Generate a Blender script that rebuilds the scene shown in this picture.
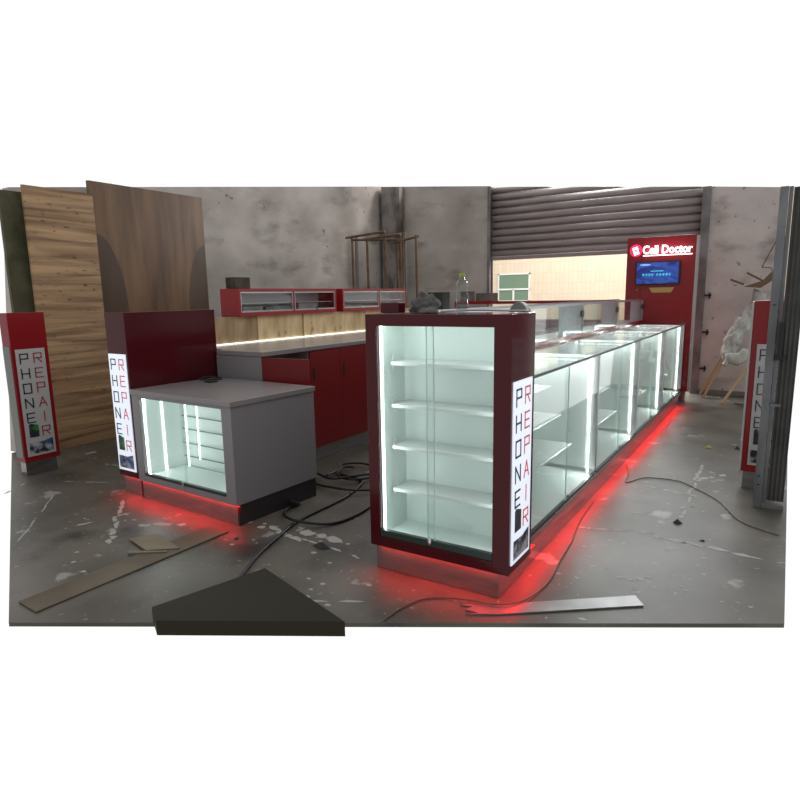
import bpy, bmesh, math, random
from mathutils import Vector, Matrix
random.seed(7)
C = bpy.context.scene
COL = C.collection
for o in list(bpy.data.objects): bpy.data.objects.remove(o)

# ------------------------------------------------------------ camera
cam = bpy.data.cameras.new('camera'); camo = bpy.data.objects.new('camera', cam); COL.objects.link(camo)
camo.matrix_world = Matrix(((0.8467, -0.0784, 0.5262, 0), (0.5317, 0.1580, -0.8321, 0), (-0.0179, 0.9843, 0.1756, 1.45), (0, 0, 0, 1)))
cam.sensor_width = 36; cam.lens = 27.35; cam.shift_x = 0.0031; cam.shift_y = 0.0056
cam.clip_start = .05; cam.clip_end = 100
C.camera = camo

# ------------------------------------------------------------ exposure
C.view_settings.view_transform = 'Standard'
C.view_settings.look = 'None'; C.view_settings.gamma = 1; C.view_settings.use_curve_mapping = False
C.view_settings.exposure = 0.0

# ------------------------------------------------------------ world: white daylight beyond the shutter side, dimmer on the street side
w = bpy.data.worlds.new('sky'); C.world = w; w.use_nodes = True
nt = w.node_tree; nt.nodes.clear()
tc = nt.nodes.new('ShaderNodeTexCoord'); dt = nt.nodes.new('ShaderNodeVectorMath'); dt.operation = 'DOT_PRODUCT'
dt.inputs[1].default_value = (-.53, .848, 0)
nt.links.new(tc.outputs['Generated'], dt.inputs[0])
mr = nt.nodes.new('ShaderNodeMapRange'); mr.interpolation_type = 'SMOOTHSTEP'
mr.inputs[1].default_value = .05; mr.inputs[2].default_value = .45; mr.inputs[3].default_value = .52; mr.inputs[4].default_value = 1.03
nt.links.new(dt.outputs['Value'], mr.inputs[0])
bg = nt.nodes.new('ShaderNodeBackground'); bg.inputs[0].default_value = (1, 1, 1, 1)
nt.links.new(mr.outputs[0], bg.inputs[1])
wo = nt.nodes.new('ShaderNodeOutputWorld'); nt.links.new(bg.outputs[0], wo.inputs[0])

# daylight falling on the yard and the building behind the shutter
def area(name, loc, target, sx, sy, power, color=(1, 1, 1)):
    l = bpy.data.lights.new(name, 'AREA'); l.shape = 'RECTANGLE'; l.size = sx; l.size_y = sy; l.energy = power; l.color = color
    o = bpy.data.objects.new(name, l); COL.objects.link(o); o.location = loc
    o.rotation_euler = (Vector(target) - Vector(loc)).to_track_quat('-Z', 'Y').to_euler()
    return o
area('yard_daylight', (-3, 11.0, 4.6), (-4, 14, 1.0), 5, 1.5, 330, (1, .97, .93))
area('shutter_daylight', (-1.6, 10.6, 3.3), (-.9, 8.0, 0.0), 3, .8, 260, (.95, .97, 1))

# ------------------------------------------------------------ materials
def lin(c):
    return tuple(((x/255)/12.92 if x/255 <= .04045 else ((x/255+.055)/1.055)**2.4) for x in c)
MATS = {}
def mat(name, rgb, rough=.5, metal=0, emit=0, ecol=None, spec=.5, coat=0):
    if name in MATS: return MATS[name]
    m = bpy.data.materials.new(name); m.use_nodes = True; b = m.node_tree.nodes['Principled BSDF']
    b.inputs['Base Color'].default_value = (*rgb, 1); b.inputs['Roughness'].default_value = rough
    b.inputs['Metallic'].default_value = metal; b.inputs['Specular IOR Level'].default_value = spec
    b.inputs['Coat Weight'].default_value = coat
    if emit:
        b.inputs['Emission Color'].default_value = (*(ecol or rgb), 1); b.inputs['Emission Strength'].default_value = emit
    MATS[name] = m; return m
def noisy(name, c1, c2, scale=4, rough=.7, vec=(1, 1, 1), detail=6, lo=.35, hi=.65, bump=0, distort=0, metal=0, spec=.4, extra=None):
    m = mat(name, c1, rough, metal, spec=spec); t = m.node_tree; b = t.nodes['Principled BSDF']
    tc = t.nodes.new('ShaderNodeTexCoord'); mp = t.nodes.new('ShaderNodeMapping'); mp.inputs['Scale'].default_value = vec
    t.links.new(tc.outputs['Object'], mp.inputs[0])
    n = t.nodes.new('ShaderNodeTexNoise'); n.inputs['Scale'].default_value = scale; n.inputs['Detail'].default_value = detail
    n.inputs['Distortion'].default_value = distort
    t.links.new(mp.outputs[0], n.inputs['Vector'])
    r = t.nodes.new('ShaderNodeValToRGB'); r.color_ramp.elements[0].position = lo; r.color_ramp.elements[1].position = hi
    r.color_ramp.elements[0].color = (*c1, 1); r.color_ramp.elements[1].color = (*c2, 1)
    t.links.new(n.outputs['Fac'], r.inputs[0])
    out = r.outputs[0]
    for (c, sc, l, h, v) in (extra or []):
        mp2 = t.nodes.new('ShaderNodeMapping'); mp2.inputs['Scale'].default_value = v; mp2.inputs['Location'].default_value = (sc, 3.1, 1.7)
        t.links.new(tc.outputs['Object'], mp2.inputs[0])
        n2 = t.nodes.new('ShaderNodeTexNoise'); n2.inputs['Scale'].default_value = sc; n2.inputs['Detail'].default_value = 8
        t.links.new(mp2.outputs[0], n2.inputs['Vector'])
        q = t.nodes.new('ShaderNodeMapRange'); q.inputs[1].default_value = l; q.inputs[2].default_value = h
        t.links.new(n2.outputs['Fac'], q.inputs[0])
        mx = t.nodes.new('ShaderNodeMix'); mx.data_type = 'RGBA'; mx.inputs[7].default_value = (*c, 1)
        t.links.new(q.outputs[0], mx.inputs[0]); t.links.new(out, mx.inputs[6]); out = mx.outputs[2]
    t.links.new(out, b.inputs['Base Color'])
    if bump:
        bp = t.nodes.new('ShaderNodeBump'); bp.inputs['Strength'].default_value = bump; bp.inputs['Distance'].default_value = .02
        t.links.new(n.outputs['Fac'], bp.inputs['Height']); t.links.new(bp.outputs[0], b.inputs['Normal'])
    m['nodeout'] = 1
    return m
def glass(name, tint=(.965, .985, .98), refl=1.0, veil=0):
    m = bpy.data.materials.new(name); m.use_nodes = True; t = m.node_tree; t.nodes.clear()
    tr = t.nodes.new('ShaderNodeBsdfTransparent'); tr.inputs[0].default_value = (*tint, 1)
    gl = t.nodes.new('ShaderNodeBsdfGlossy'); gl.inputs['Roughness'].default_value = .02; gl.inputs[0].default_value = (refl, refl, refl, 1)
    ge = t.nodes.new('ShaderNodeNewGeometry'); dp = t.nodes.new('ShaderNodeVectorMath'); dp.operation = 'DOT_PRODUCT'
    t.links.new(ge.outputs['Incoming'], dp.inputs[0]); t.links.new(ge.outputs['Normal'], dp.inputs[1])
    def mth(op, a, b=None):
        n = t.nodes.new('ShaderNodeMath'); n.operation = op
        for i, v in enumerate((a, b)):
            if v is None: continue
            if isinstance(v, (int, float)): n.inputs[i].default_value = v
            else: t.links.new(v, n.inputs[i])
        return n.outputs[0]
    fac = mth('ADD', .035, mth('MULTIPLY', .75, mth('POWER', mth('SUBTRACT', 1.0, mth('ABSOLUTE', dp.outputs['Value'])), 4.5)))
    mx = t.nodes.new('ShaderNodeMixShader'); t.links.new(fac, mx.inputs[0]); t.links.new(tr.outputs[0], mx.inputs[1]); t.links.new(gl.outputs[0], mx.inputs[2])
    o = t.nodes.new('ShaderNodeOutputMaterial'); t.links.new(mx.outputs[0], o.inputs[0])
    return m

M_red_dark = mat('maroon_gloss_laminate', (.078, .008, .012), .12, spec=.3)
M_red = mat('red_gloss_laminate', (.27, .014, .018), .2, spec=.35)
M_red_door = mat('red_door_laminate', (.20, .014, .016), .35, spec=.3)
M_red_bright = mat('bright_red_laminate', (.33, .012, .016), .35)
M_white = mat('white_laminate', (.62, .66, .65), .4)
M_inner = mat('white_interior_laminate', (.68, .76, .73), .45)
M_greytop = mat('pale_grey_quartz', (.28, .255, .25), .22)
M_greybody = mat('pale_grey_laminate', (.27, .255, .265), .4)
M_steel = noisy('brushed_steel', (.30, .29, .28), (.42, .41, .40), 6, .22, (1, 1, 30), metal=.85)
M_alu = mat('aluminium', (.55, .56, .57), .3, .9)
M_blackp = mat('black_gloss_plinth', (.035, .032, .033), .25)
M_black = mat('black_rubber', (.012, .012, .012), .5)
M_track = mat('dark_track', (.03, .05, .045), .35)
M_led = mat('white_led', (1, 1, 1), .5, emit=4, ecol=(.90, 1, .98))
M_brightl = mat('bright_white_line', (1, 1, 1), .5, emit=1.6, ecol=(.92, 1, .98))
M_redled = mat('red_led', (.6, .02, .02), .5, emit=1.5, ecol=(1, .012, .018))
M_glass = glass('clear_glass')
M_pale_panel = mat('pale_blue_grey', (.50, .52, .56), .3)
M_glassedge = mat('green_glass_edge', (.50, .66, .62), .3)
M_lightbox = mat('lit_light_box', (.75, .78, .85), .4, emit=.62, ecol=(.80, .88, 1))
M_board_white = mat('white_sign_board', (.52, .52, .51), .35)
M_letter_dark = mat('dark_print', (.012, .02, .03), .4)
M_letter_navy = mat('navy_print', (.01, .03, .06), .4)
M_letter_red = mat('red_print', (.42, .02, .025), .4)
M_letter_pale = mat('pale_red_print', (.72, .10, .12), .4, emit=.12, ecol=(1, .2, .22))
M_wall = noisy('stained_plaster', (.40, .355, .32), (.62, .565, .515), 1.1, .9, (1, 1, 1.4), 10, .34, .62, .25,
               extra=[((.21, .18, .155), 1.3, .56, .78, (1, 1, 2.6)), ((.09, .08, .07), 7, .68, .76, (1, 1, 1)), ((.62, .58, .54), 2.2, .6, .8, (1, 1, 1.5))])
M_wall_r = noisy('stained_plaster_pale', (.50, .45, .42), (.70, .635, .60), 1.8, .9, (1, 1, 1.2), 10, .3, .7, .2,
                 extra=[((.20, .17, .15), 11, .63, .72, (1, 1, 1)), ((.30, .27, .25), 1.5, .58, .75, (1, 1, 2))])
M_pillar = noisy('scarred_plaster', (.10, .09, .08), (.33, .30, .28), 3.5, .95, (1, 1, .5), 12, .42, .58, .6)
M_floor = noisy('worn_concrete', (.062, .054, .041), (.150, .136, .112), 1.6, .45, (1, 1, 1), 10, .32, .66, .06, spec=.45,
                extra=[((.30, .29, .27), 4.2, .65, .69, (1, 1, 1)), ((.035, .031, .025), 2.1, .60, .74, (1, 1, 1)), ((.28, .27, .25), 26, .66, .72, (1, 1, 1))])
M_yard = noisy('yard_concrete', (.42, .40, .36), (.5, .48, .44), 2, .8)
M_ply1 = noisy('banded_plywood', (.16, .085, .040), (.56, .36, .19), 1.0, .55, (1, .9, 15), 7, .30, .66, .1, .6,
               extra=[((.12, .068, .035), 16, .63, .72, (1, .7, 2.2)), ((.40, .28, .17), 2.5, .55, .8, (1, .6, 9))])
M_board = noisy('hardboard', (.105, .08, .05), (.15, .12, .08), 3, .7)
M_board_pale = noisy('pale_card', (.20, .165, .105), (.25, .21, .14), 5, .7)
M_plank = noisy('pale_plywood', (.46, .30, .13), (.84, .64, .36), 2.0, .6, (1, 3.2, .9), 8, .3, .65, 0, .5,
                extra=[((.14, .085, .045), 7, .64, .74, (1, 1, .8))])
M_plank_d = noisy('brown_plywood', (.26, .165, .08), (.50, .345, .18), 3.4, .5, (1, 3.2, .7), 8, .3, .65, 0, .5)
M_shutter = noisy('shutter_steel', (.33, .285, .275), (.42, .365, .355), 2, .6, (1, 1, 4), metal=0)
M_shutter_guide = noisy('guide_steel', (.16, .15, .15), (.30, .28, .28), 4, .5, metal=.3)
M_gate = noisy('galvanised_steel', (.12, .125, .13), (.26, .27, .275), 3, .5, (1, 1, .4), metal=.35, extra=[((.05, .045, .04), 12, .64, .72, (1, 1, 1))])
M_gate_d = noisy('dark_corrugated', (.05, .05, .045), (.09, .09, .085), 3, .6)
M_facade = noisy('cream_tiles', (.66, .55, .42), (.72, .61, .475), 1, .7)
M_greenwin = mat('green_window_glass', (.16, .24, .17), .12)
M_winframe = mat('white_window_frame', (.75, .76, .74), .4)
M_rod = noisy('rusty_brown_steel', (.13, .075, .04), (.22, .13, .07), 8, .6)
M_wrap = noisy('wrinkled_plastic', (.36, .36, .32), (.62, .62, .57), 9, .3, (1, 1, .6), 8, .3, .7, 1.0)
M_brown = mat('brown_board', (.16, .09, .05), .6)
M_stick = mat('timber_batten', (.48, .33, .17), .7)
M_cloth = noisy('dark_grey_cloth', (.085, .085, .082), (.17, .17, .165), 14, .9, bump=.4)
M_cable = mat('black_cable', (.010, .010, .010), .45)
M_cable_b = mat('brown_cable', (.12, .08, .06), .5)
M_box_olive = mat('dark_olive_panel', (.030, .026, .015), .7, spec=.2)
M_gold = mat('gold_plate', (.52, .33, .10), .4, .3)
M_screenframe = mat('black_bezel', (.008, .008, .012), .25)
M_cap = mat('yellow_green_cap', (.35, .42, .03), .4)
M_bottle = glass('bottle_plastic', (.88, .90, .90))
M_chrome = mat('chrome', (.8, .8, .8), .12, 1)
M_silver = noisy('dull_silver_strip', (.20, .19, .19), (.28, .27, .27), 5, .35, metal=.5)
M_photo = noisy('printed_collage', (.02, .02, .03), (.45, .47, .52), 16, .4, lo=.42, hi=.58, extra=[((.06, .12, .35), 9, .55, .6, (1, 1, 1))])
M_photo_dk = noisy('printed_phone', (.012, .012, .02), (.05, .06, .07), 8, .35, extra=[((.03, .25, .05), 7, .56, .62, (1, 1, 1))])

def facade_grid():
    t = M_facade.node_tree; b = t.nodes['Principled BSDF']
    tc = t.nodes.new('ShaderNodeTexCoord'); mp = t.nodes.new('ShaderNodeMapping'); mp.inputs['Rotation'].default_value = (math.pi/2, 0, 0)
    br = t.nodes.new('ShaderNodeTexBrick'); br.inputs['Scale'].default_value = 1; br.offset = 0
    br.inputs['Brick Width'].default_value = .10; br.inputs['Row Height'].default_value = .24; br.inputs['Mortar Size'].default_value = .004
    br.inputs['Color1'].default_value = (.70, .59, .455, 1); br.inputs['Color2'].default_value = (.66, .55, .42, 1); br.inputs['Mortar'].default_value = (.56, .46, .35, 1)
    t.links.new(tc.outputs['Object'], mp.inputs[0]); t.links.new(mp.outputs[0], br.inputs[0]); t.links.new(br.outputs[0], b.inputs['Base Color'])
facade_grid()

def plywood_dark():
    m = noisy('dark_plywood_with_round_patches', (.10, .052, .026), (.25, .140, .068), 2.6, .4, (1, 2.6, .35), 8, .3, .7, 0, .3,
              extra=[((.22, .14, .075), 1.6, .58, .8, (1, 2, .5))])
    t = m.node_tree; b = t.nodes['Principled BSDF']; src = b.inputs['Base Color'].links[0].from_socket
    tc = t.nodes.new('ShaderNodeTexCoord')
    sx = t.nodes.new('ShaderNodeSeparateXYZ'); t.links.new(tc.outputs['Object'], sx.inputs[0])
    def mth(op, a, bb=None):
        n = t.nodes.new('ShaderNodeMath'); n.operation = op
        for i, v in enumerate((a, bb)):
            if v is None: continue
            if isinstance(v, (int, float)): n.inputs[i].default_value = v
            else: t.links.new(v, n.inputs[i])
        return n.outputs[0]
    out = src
    for (cy, cz, ry, rz) in ((-.70, 1.30, .31, .84), (.72, 1.30, .30, .80)):  # two darker ellipses mixed into the sheet's colour
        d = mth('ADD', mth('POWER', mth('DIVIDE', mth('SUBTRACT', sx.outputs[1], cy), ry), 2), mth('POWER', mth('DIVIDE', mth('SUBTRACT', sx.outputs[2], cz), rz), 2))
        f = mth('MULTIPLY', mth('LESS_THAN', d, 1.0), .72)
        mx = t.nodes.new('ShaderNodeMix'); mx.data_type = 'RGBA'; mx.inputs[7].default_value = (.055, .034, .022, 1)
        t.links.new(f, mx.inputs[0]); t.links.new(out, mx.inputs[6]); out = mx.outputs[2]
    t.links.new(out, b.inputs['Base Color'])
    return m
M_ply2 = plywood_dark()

def screen_mat():
    m = mat('lit_blue_screen', (.0, .0, .0), .15); t = m.node_tree; b = t.nodes['Principled BSDF']
    tc = t.nodes.new('ShaderNodeTexCoord'); n = t.nodes.new('ShaderNodeTexNoise'); n.inputs['Scale'].default_value = 3.5; n.inputs['Distortion'].default_value = 1.5
    mp = t.nodes.new('ShaderNodeMapping'); mp.inputs['Scale'].default_value = (1, 1, 2.4)
    t.links.new(tc.outputs['Object'], mp.inputs[0]); t.links.new(mp.outputs[0], n.inputs[0])
    r = t.nodes.new('ShaderNodeValToRGB'); r.color_ramp.elements[0].position = .35; r.color_ramp.elements[1].position = .75
    r.color_ramp.elements[0].color = (.010, .020, .17, 1); r.color_ramp.elements[1].color = (.05, .14, .62, 1)
    t.links.new(n.outputs[0], r.inputs[0]); t.links.new(r.outputs[0], b.inputs['Emission Color']); b.inputs['Emission Strength'].default_value = .9
    return m
M_screen = screen_mat()
M_cyan = mat('cyan_screen_glyphs', (.05, .5, .6), .4, emit=.8, ecol=(.08, .62, .75))
M_sky_glow = mat('pale_screen_streak', (.2, .4, .8), .4, emit=.8, ecol=(.30, .50, 1))
M_signlit = mat('lit_white_letters', (1, 1, 1), .4, emit=1.9, ecol=(1, .97, .98))
M_signpink = mat('lit_crimson_disc', (.8, .02, .08), .4, emit=1.0, ecol=(.85, .02, .10))

# ------------------------------------------------------------ helpers
BM = bmesh.new
def bx(bm, x0, x1, y0, y1, z0, z1):
    v = [bm.verts.new(p) for p in ((x0, y0, z0), (x1, y0, z0), (x1, y1, z0), (x0, y1, z0), (x0, y0, z1), (x1, y0, z1), (x1, y1, z1), (x0, y1, z1))]
    for f in ((0, 3, 2, 1), (4, 5, 6, 7), (0, 1, 5, 4), (1, 2, 6, 5), (2, 3, 7, 6), (3, 0, 4, 7)): bm.faces.new([v[i] for i in f])
    return bm
def box(*a): return bx(BM(), *a)
def boxes(*L):
    bm = BM()
    for a in L: bx(bm, *a)
    return bm
def prism(bm, pts, vec):
    a = [bm.verts.new(p) for p in pts]; b = [bm.verts.new(Vector(p)+Vector(vec)) for p in pts]; n = len(pts)
    bm.faces.new(a[::-1]); bm.faces.new(b)
    for i in range(n): bm.faces.new((a[i], a[(i+1) % n], b[(i+1) % n], b[i]))
    bmesh.ops.recalc_face_normals(bm, faces=bm.faces); return bm
def smooth_path(pts, n=6):
    P = [Vector(p) for p in pts]; out = []
    for i in range(len(P)-1):
        p0 = P[max(i-1, 0)]; p1 = P[i]; p2 = P[i+1]; p3 = P[min(i+2, len(P)-1)]
        for k in range(n):
            t = k/n
            out.append(.5*((2*p1)+(-p0+p2)*t+(2*p0-5*p1+4*p2-p3)*t*t+(-p0+3*p1-3*p2+p3)*t**3))
    out.append(P[-1]); return out
def tube(bm, pts, r, seg=8, smooth=True):
    P = smooth_path(pts) if smooth else [Vector(p) for p in pts]
    rings = []
    for i, p in enumerate(P):
        d = (P[min(i+1, len(P)-1)]-P[max(i-1, 0)]).normalized()
        u = d.cross(Vector((0, 0, 1)))
        if u.length < .01: u = d.cross(Vector((1, 0, 0)))
        u.normalize(); v = d.cross(u)
        rr = r[i] if isinstance(r, list) else r
        rings.append([bm.verts.new(p+rr*(math.cos(2*math.pi*k/seg)*u+math.sin(2*math.pi*k/seg)*v)) for k in range(seg)])
    for a, b in zip(rings, rings[1:]):
        for k in range(seg): bm.faces.new((a[k], a[(k+1) % seg], b[(k+1) % seg], b[k]))
    bm.faces.new(rings[0][::-1]); bm.faces.new(rings[-1])
    bmesh.ops.recalc_face_normals(bm, faces=bm.faces); return bm
def lathe(bm, prof, c=(0, 0, 0), seg=20):
    rings = [[bm.verts.new((c[0]+r*math.cos(2*math.pi*k/seg), c[1]+r*math.sin(2*math.pi*k/seg), c[2]+z)) for k in range(seg)] for r, z in prof]
    for a, b in zip(rings, rings[1:]):
        for k in range(seg): bm.faces.new((a[k], a[(k+1) % seg], b[(k+1) % seg], b[k]))
    bm.faces.new(rings[0][::-1]); bm.faces.new(rings[-1]); return bm
def woff(p):
    v = Vector((0, 0, 0))
    while p: v += p.location; p = p.parent
    return v
def obj(name, bm, m, parent=None, bevel=0, smooth=False):
    me = bpy.data.meshes.new(name)
    bm.verts.ensure_lookup_table()
    if parent: off = woff(parent)
    else:
        xs = [v.co for v in bm.verts]
        off = Vector(((min(v.x for v in xs)+max(v.x for v in xs))/2, (min(v.y for v in xs)+max(v.y for v in xs))/2, min(v.z for v in xs)))
    bmesh.ops.translate(bm, verts=bm.verts, vec=-off)
    bm.to_mesh(me); bm.free()
    if smooth:
        for p in me.polygons: p.use_smooth = True
    me.materials.append(m)
    o = bpy.data.objects.new(name, me); COL.objects.link(o)
    if parent: o.parent = parent
    else: o.location = off
    if bevel:
        b = o.modifiers.new('bevel', 'BEVEL'); b.width = bevel; b.segments = 2; b.limit_method = 'ANGLE'
    return o
def thing(name, label, cat, loc, group=None):
    o = bpy.data.objects.new(name, None); COL.objects.link(o); o.location = loc; o.empty_display_size = .1
    o['label'] = label; o['category'] = cat
    if group: o['group'] = group
    return o
def tag(o, label, cat, group=None, kind=None):
    o['label'] = label; o['category'] = cat
    if group: o['group'] = group
    if kind: o['kind'] = kind
    return o
def struct(name, bm, m, parent=None):
    o = obj(name, bm, m, parent)
    if not parent: o['kind'] = 'structure'
    return o
def redline(parent, x, y, sx, sy, watt):
    """downward red strip lamp in a channel under the body"""
    l = bpy.data.lights.new('red_strip_lamp', 'AREA'); l.shape = 'RECTANGLE'; l.size = sx; l.size_y = sy; l.energy = watt; l.color = (1, .010, .014); l.spread = math.radians(150)
    o = bpy.data.objects.new('red_strip_lamp', l); COL.objects.link(o); o.parent = parent; o.location = Vector((x, y, .1375))-woff(parent)
    return obj('red_light_strip', box(x-sx/2, x+sx/2, y-sy/2, y+sy/2, .1382, .1397), M_redled, parent)
def whiteline(parent, loc, to, sx, sy, watt):
    l = bpy.data.lights.new('strip_or_fill_lamp', 'AREA'); l.shape = 'RECTANGLE'; l.size = sx; l.size_y = sy; l.energy = watt; l.color = (.93, 1, .98)
    o = bpy.data.objects.new('strip_or_fill_lamp', l); COL.objects.link(o); o.parent = parent; o.location = Vector(loc)-woff(parent)
    o.rotation_euler = Vector(to).to_track_quat('-Z', 'Y').to_euler()
    return o
def dup(root, dx, label, group=None):
    r = root.copy(); COL.objects.link(r); r.location = root.location+Vector(dx); r['label'] = label
    if group: r['group'] = group
    for ch in list(root.children):
        c = ch.copy(); COL.objects.link(c); c.parent = r
        for g in ch.children:
            d = g.copy(); COL.objects.link(d); d.parent = c
    return r

# stroke lettering on a plane
GL = {
 'P': [[(0, 0), (0, 1), (1, 1), (1, .48), (.12, .48)]],
 'H': [[(0, 0), (0, 1)], [(1, 0), (1, 1)], [(0, .5), (1, .5)]],
 'O': [[(0, 0), (0, 1), (1, 1), (1, 0), (0, 0)]],
 'N': [[(0, 0), (0, 1), (1, 0), (1, 1)]],
 'E': [[(1, 0), (0, 0), (0, 1), (1, 1)], [(0, .5), (.85, .5)]],
 'R': [[(0, 0), (0, 1), (1, 1), (1, .5), (0, .5)], [(.45, .5), (1, 0)]],
 'A': [[(0, 0), (.5, 1), (1, 0)], [(.2, .36), (.8, .36)]],
 'I': [[(.5, 0), (.5, 1)]],
}
def strokes(bm, paths, O, U, V, N, w, h, t, th):
    O, U, V, N = map(Vector, (O, U, V, N))
    for path in paths:
        for a, b in zip(path, path[1:]):
            p = Vector((a[0]*w, a[1]*h)); q = Vector((b[0]*w, b[1]*h)); d = (q-p).normalized(); s = Vector((-d.y, d.x))*t/2
            p -= d*t/2; q += d*t/2
            pts = [O+U*c.x+V*c.y for c in (p-s, q-s, q+s, p+s)]
            prism(bm, pts, N*th)
    return bm
def phone_repair(parent, O, U, N, W, H, face, dark, red):
    """printed face: O bottom-left corner, U to the viewer's right, N outward"""
    O, U, N = map(Vector, (O, U, N)); V = Vector((0, 0, 1))
    f = obj('sign_face', prism(BM(), [O, O+U*W, O+U*W+V*H, O+V*H], N*.006), face, parent)
    b1, b2 = BM(), BM(); row = H/7.25; lh = row*.62; lw = W*.26; t = W*.038
    for i, c in enumerate('PHONE'):
        strokes(b1, GL[c], O+U*W*.13+V*(H-row*(i+1)+.06*row)+N*.0065, U, V, N, lw, lh, t, .002)
    for i, c in enumerate('REPAIR'):
        strokes(b2, GL[c], O+U*W*.60+V*(H-row*(i+1)+.06*row)+N*.0065, U, V, N, lw, lh, t*.9, .002)
    obj('dark_lettering', b1, dark, f); obj('red_lettering', b2, red, f)
    a = O+U*W*.14+V*row*1.28+N*.0065
    obj('phone_picture', prism(BM(), [a, a+U*W*.33, a+U*W*.33+V*row*.8, a+U*W*.06+V*row*.95, a+V*row*.85], N*.002), M_photo_dk, f)
    a = O+U*W*.08+V*row*.16+N*.0065
    obj('photo_collage', prism(BM(), [a, a+U*W*.84, a+U*W*.84+V*row*.9, a+U*W*.5+V*row*.75, a+V*row*.78], N*.002), M_photo, f)
    return f

# ------------------------------------------------------------ setting
XL = -6.3; YB = 9.6
bm = BM()
prism(bm, [(-2.915, 1.22, -.02), (.11, 2.98, -.02), (.12, 4.65, -.02), (.15, 9.95, -.02), (-6.45, 9.95, -.02), (-6.32, 2.88, -.02)], (0, 0, .02))
floor = struct('floor', bm, M_floor)
bm = BM(); prism(bm, [(XL, 2.92, 0), (XL, 9.6, 0), (XL, 9.6, 3.40), (XL, 3.15, 2.53)], (-.12, 0, 0)); struct('wall_left', bm, M_wall)
bm = BM(); prism(bm, [(-6.45, YB, 0), (-4.24, YB, 0), (-4.24, YB, 3.19), (-6.45, YB, 3.41)], (0, .2, 0)); struct('wall_back', bm, M_wall)
bm = BM(); prism(bm, [(-.97, YB, 0), (.075, YB, 0), (-.10, YB, 2.74), (-.97, YB, 2.84)], (0, .2, 0)); struct('wall_back_right', bm, M_wall_r)
bm = BM(); prism(bm, [(-6.22, 9.42, 0), (-5.84, 9.42, 0), (-5.84, 9.42, 3.32), (-6.22, 9.42, 3.36)], (0, .17, 0)); struct('trim_1', bm, M_pillar)
struct('baseboard_back', box(-.93, .05, 9.56, 9.6, 0, .06), mat('grey_mortar', (.2, .19, .18), .9))
struct('ground_yard', box(-9, .12, 9.96, 14.4, -.14, -.02), M_yard)

# paint splashes worn into the floor
bm = BM()
def streak(a, b, w, gap=.25):
    a = Vector((*a, .0)); b = Vector((*b, .0)); L = (b-a).length; d = (b-a)/L; s = Vector((-d.y, d.x, 0)); p = 0
    while p < L:
        l = random.uniform(.03, .16); 
        if random.random() > gap:
            c = a+d*(p+l/2)+s*random.uniform(-w*.4, w*.4); n = 9
            ring = [c+d*(math.cos(6.283*k/n)*l*.55*random.uniform(.5, 1.1))+s*(math.sin(6.283*k/n)*w*.5*random.uniform(.35, 1.2)) for k in range(n)]
            vs = [bm.verts.new((q.x, q.y, .0012)) for q in ring]; bm.faces.new(vs)
        p += l*.8
for a, b, w_, g in (((-1.0, 3.66), (-.64, 3.76), .03, .1), ((-.64, 3.76), (-.13, 3.71), .045, .25), ((-.46, 4.12), (-.48, 5.5), .035, .2), ((-.78, 4.75), (-.5, 4.68), .05, .2),
                    ((-.46, 5.05), (-.32, 5.3), .05, .2), ((-.8, 4.08), (-.69, 4.1), .02, .0), ((-3.3, 1.97), (-3.95, 2.48), .045, .05), ((-4.6, 2.35), (-3.9, 1.75), .015, .3), ((-1.6, 2.2), (-1.9, 2.05), .02, .3), ((-3.9, 1.9), (-3.75, 2.35), .03, .5),
                    ((-2.95, 2.72), (-2.38, 2.64), .06, .15), ((-2.75, 2.8), (-2.2, 2.74), .09, .35), ((-2.4, 2.65), (-1.9, 2.6), .025, .3), ((-3.5, 2.3), (-3.2, 2.45), .06, .4), ((-4.9, 2.6), (-4.2, 2.9), .02, .4), ((-5.1, 3.1), (-4.3, 3.1), .03, .3), ((-5.2, 2.5), (-5.0, 2.2), .03, .3)):
    streak(a, b, w_, g)
for i in range(70):
    cx, cy = random.choice([(-.55, 3.3), (-.6, 4.4), (-3.6, 2.2), (-2.5, 2.75), (-.4, 3.0), (-1.9, 2.3), (-3.3, 1.8)])
    x, y = cx+random.gauss(0, .22), cy+random.gauss(0, .22); r = random.uniform(.006, .02)
    bm.faces.new([bm.verts.new((x+r*math.cos(k)*random.uniform(.6, 1.6), y+r*math.sin(k)*random.uniform(.5, 1.1), .0011)) for k in range(6)])
st = obj('paint_splashes', bm, mat('dried_white_paint', (.42, .41, .385), .7), floor)

# building seen under the shutter
b = thing('building', 'cream tiled building across the yard seen under the half-open shutter', 'building', (-4, 14, 0))
obj('facade', box(-8.5, .1, 14, 14.2, 0, 3.2), M_facade, b)
f = obj('window', boxes((-5.90, -5.10, 13.96, 13.999, 1.26, 1.30), (-5.90, -5.10, 13.96, 13.999, 1.90, 1.93), (-5.90, -5.87, 13.96, 13.999, 1.26, 1.93), (-5.13, -5.10, 13.96, 13.999, 1.26, 1.93),
    (-5.90, -5.10, 13.95, 13.999, 1.54, 1.58), (-5.52, -5.48, 13.95, 13.999, 1.26, 1.56)), M_winframe, b)
obj('pane', box(-5.87, -5.13, 13.975, 13.985, 1.29, 1.91), M_greenwin, f)
obj('grey_band', box(-8.5, .1, 13.93, 13.999, .55, .75), mat('grey_render', (.42, .42, .42), .8), b)

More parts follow.
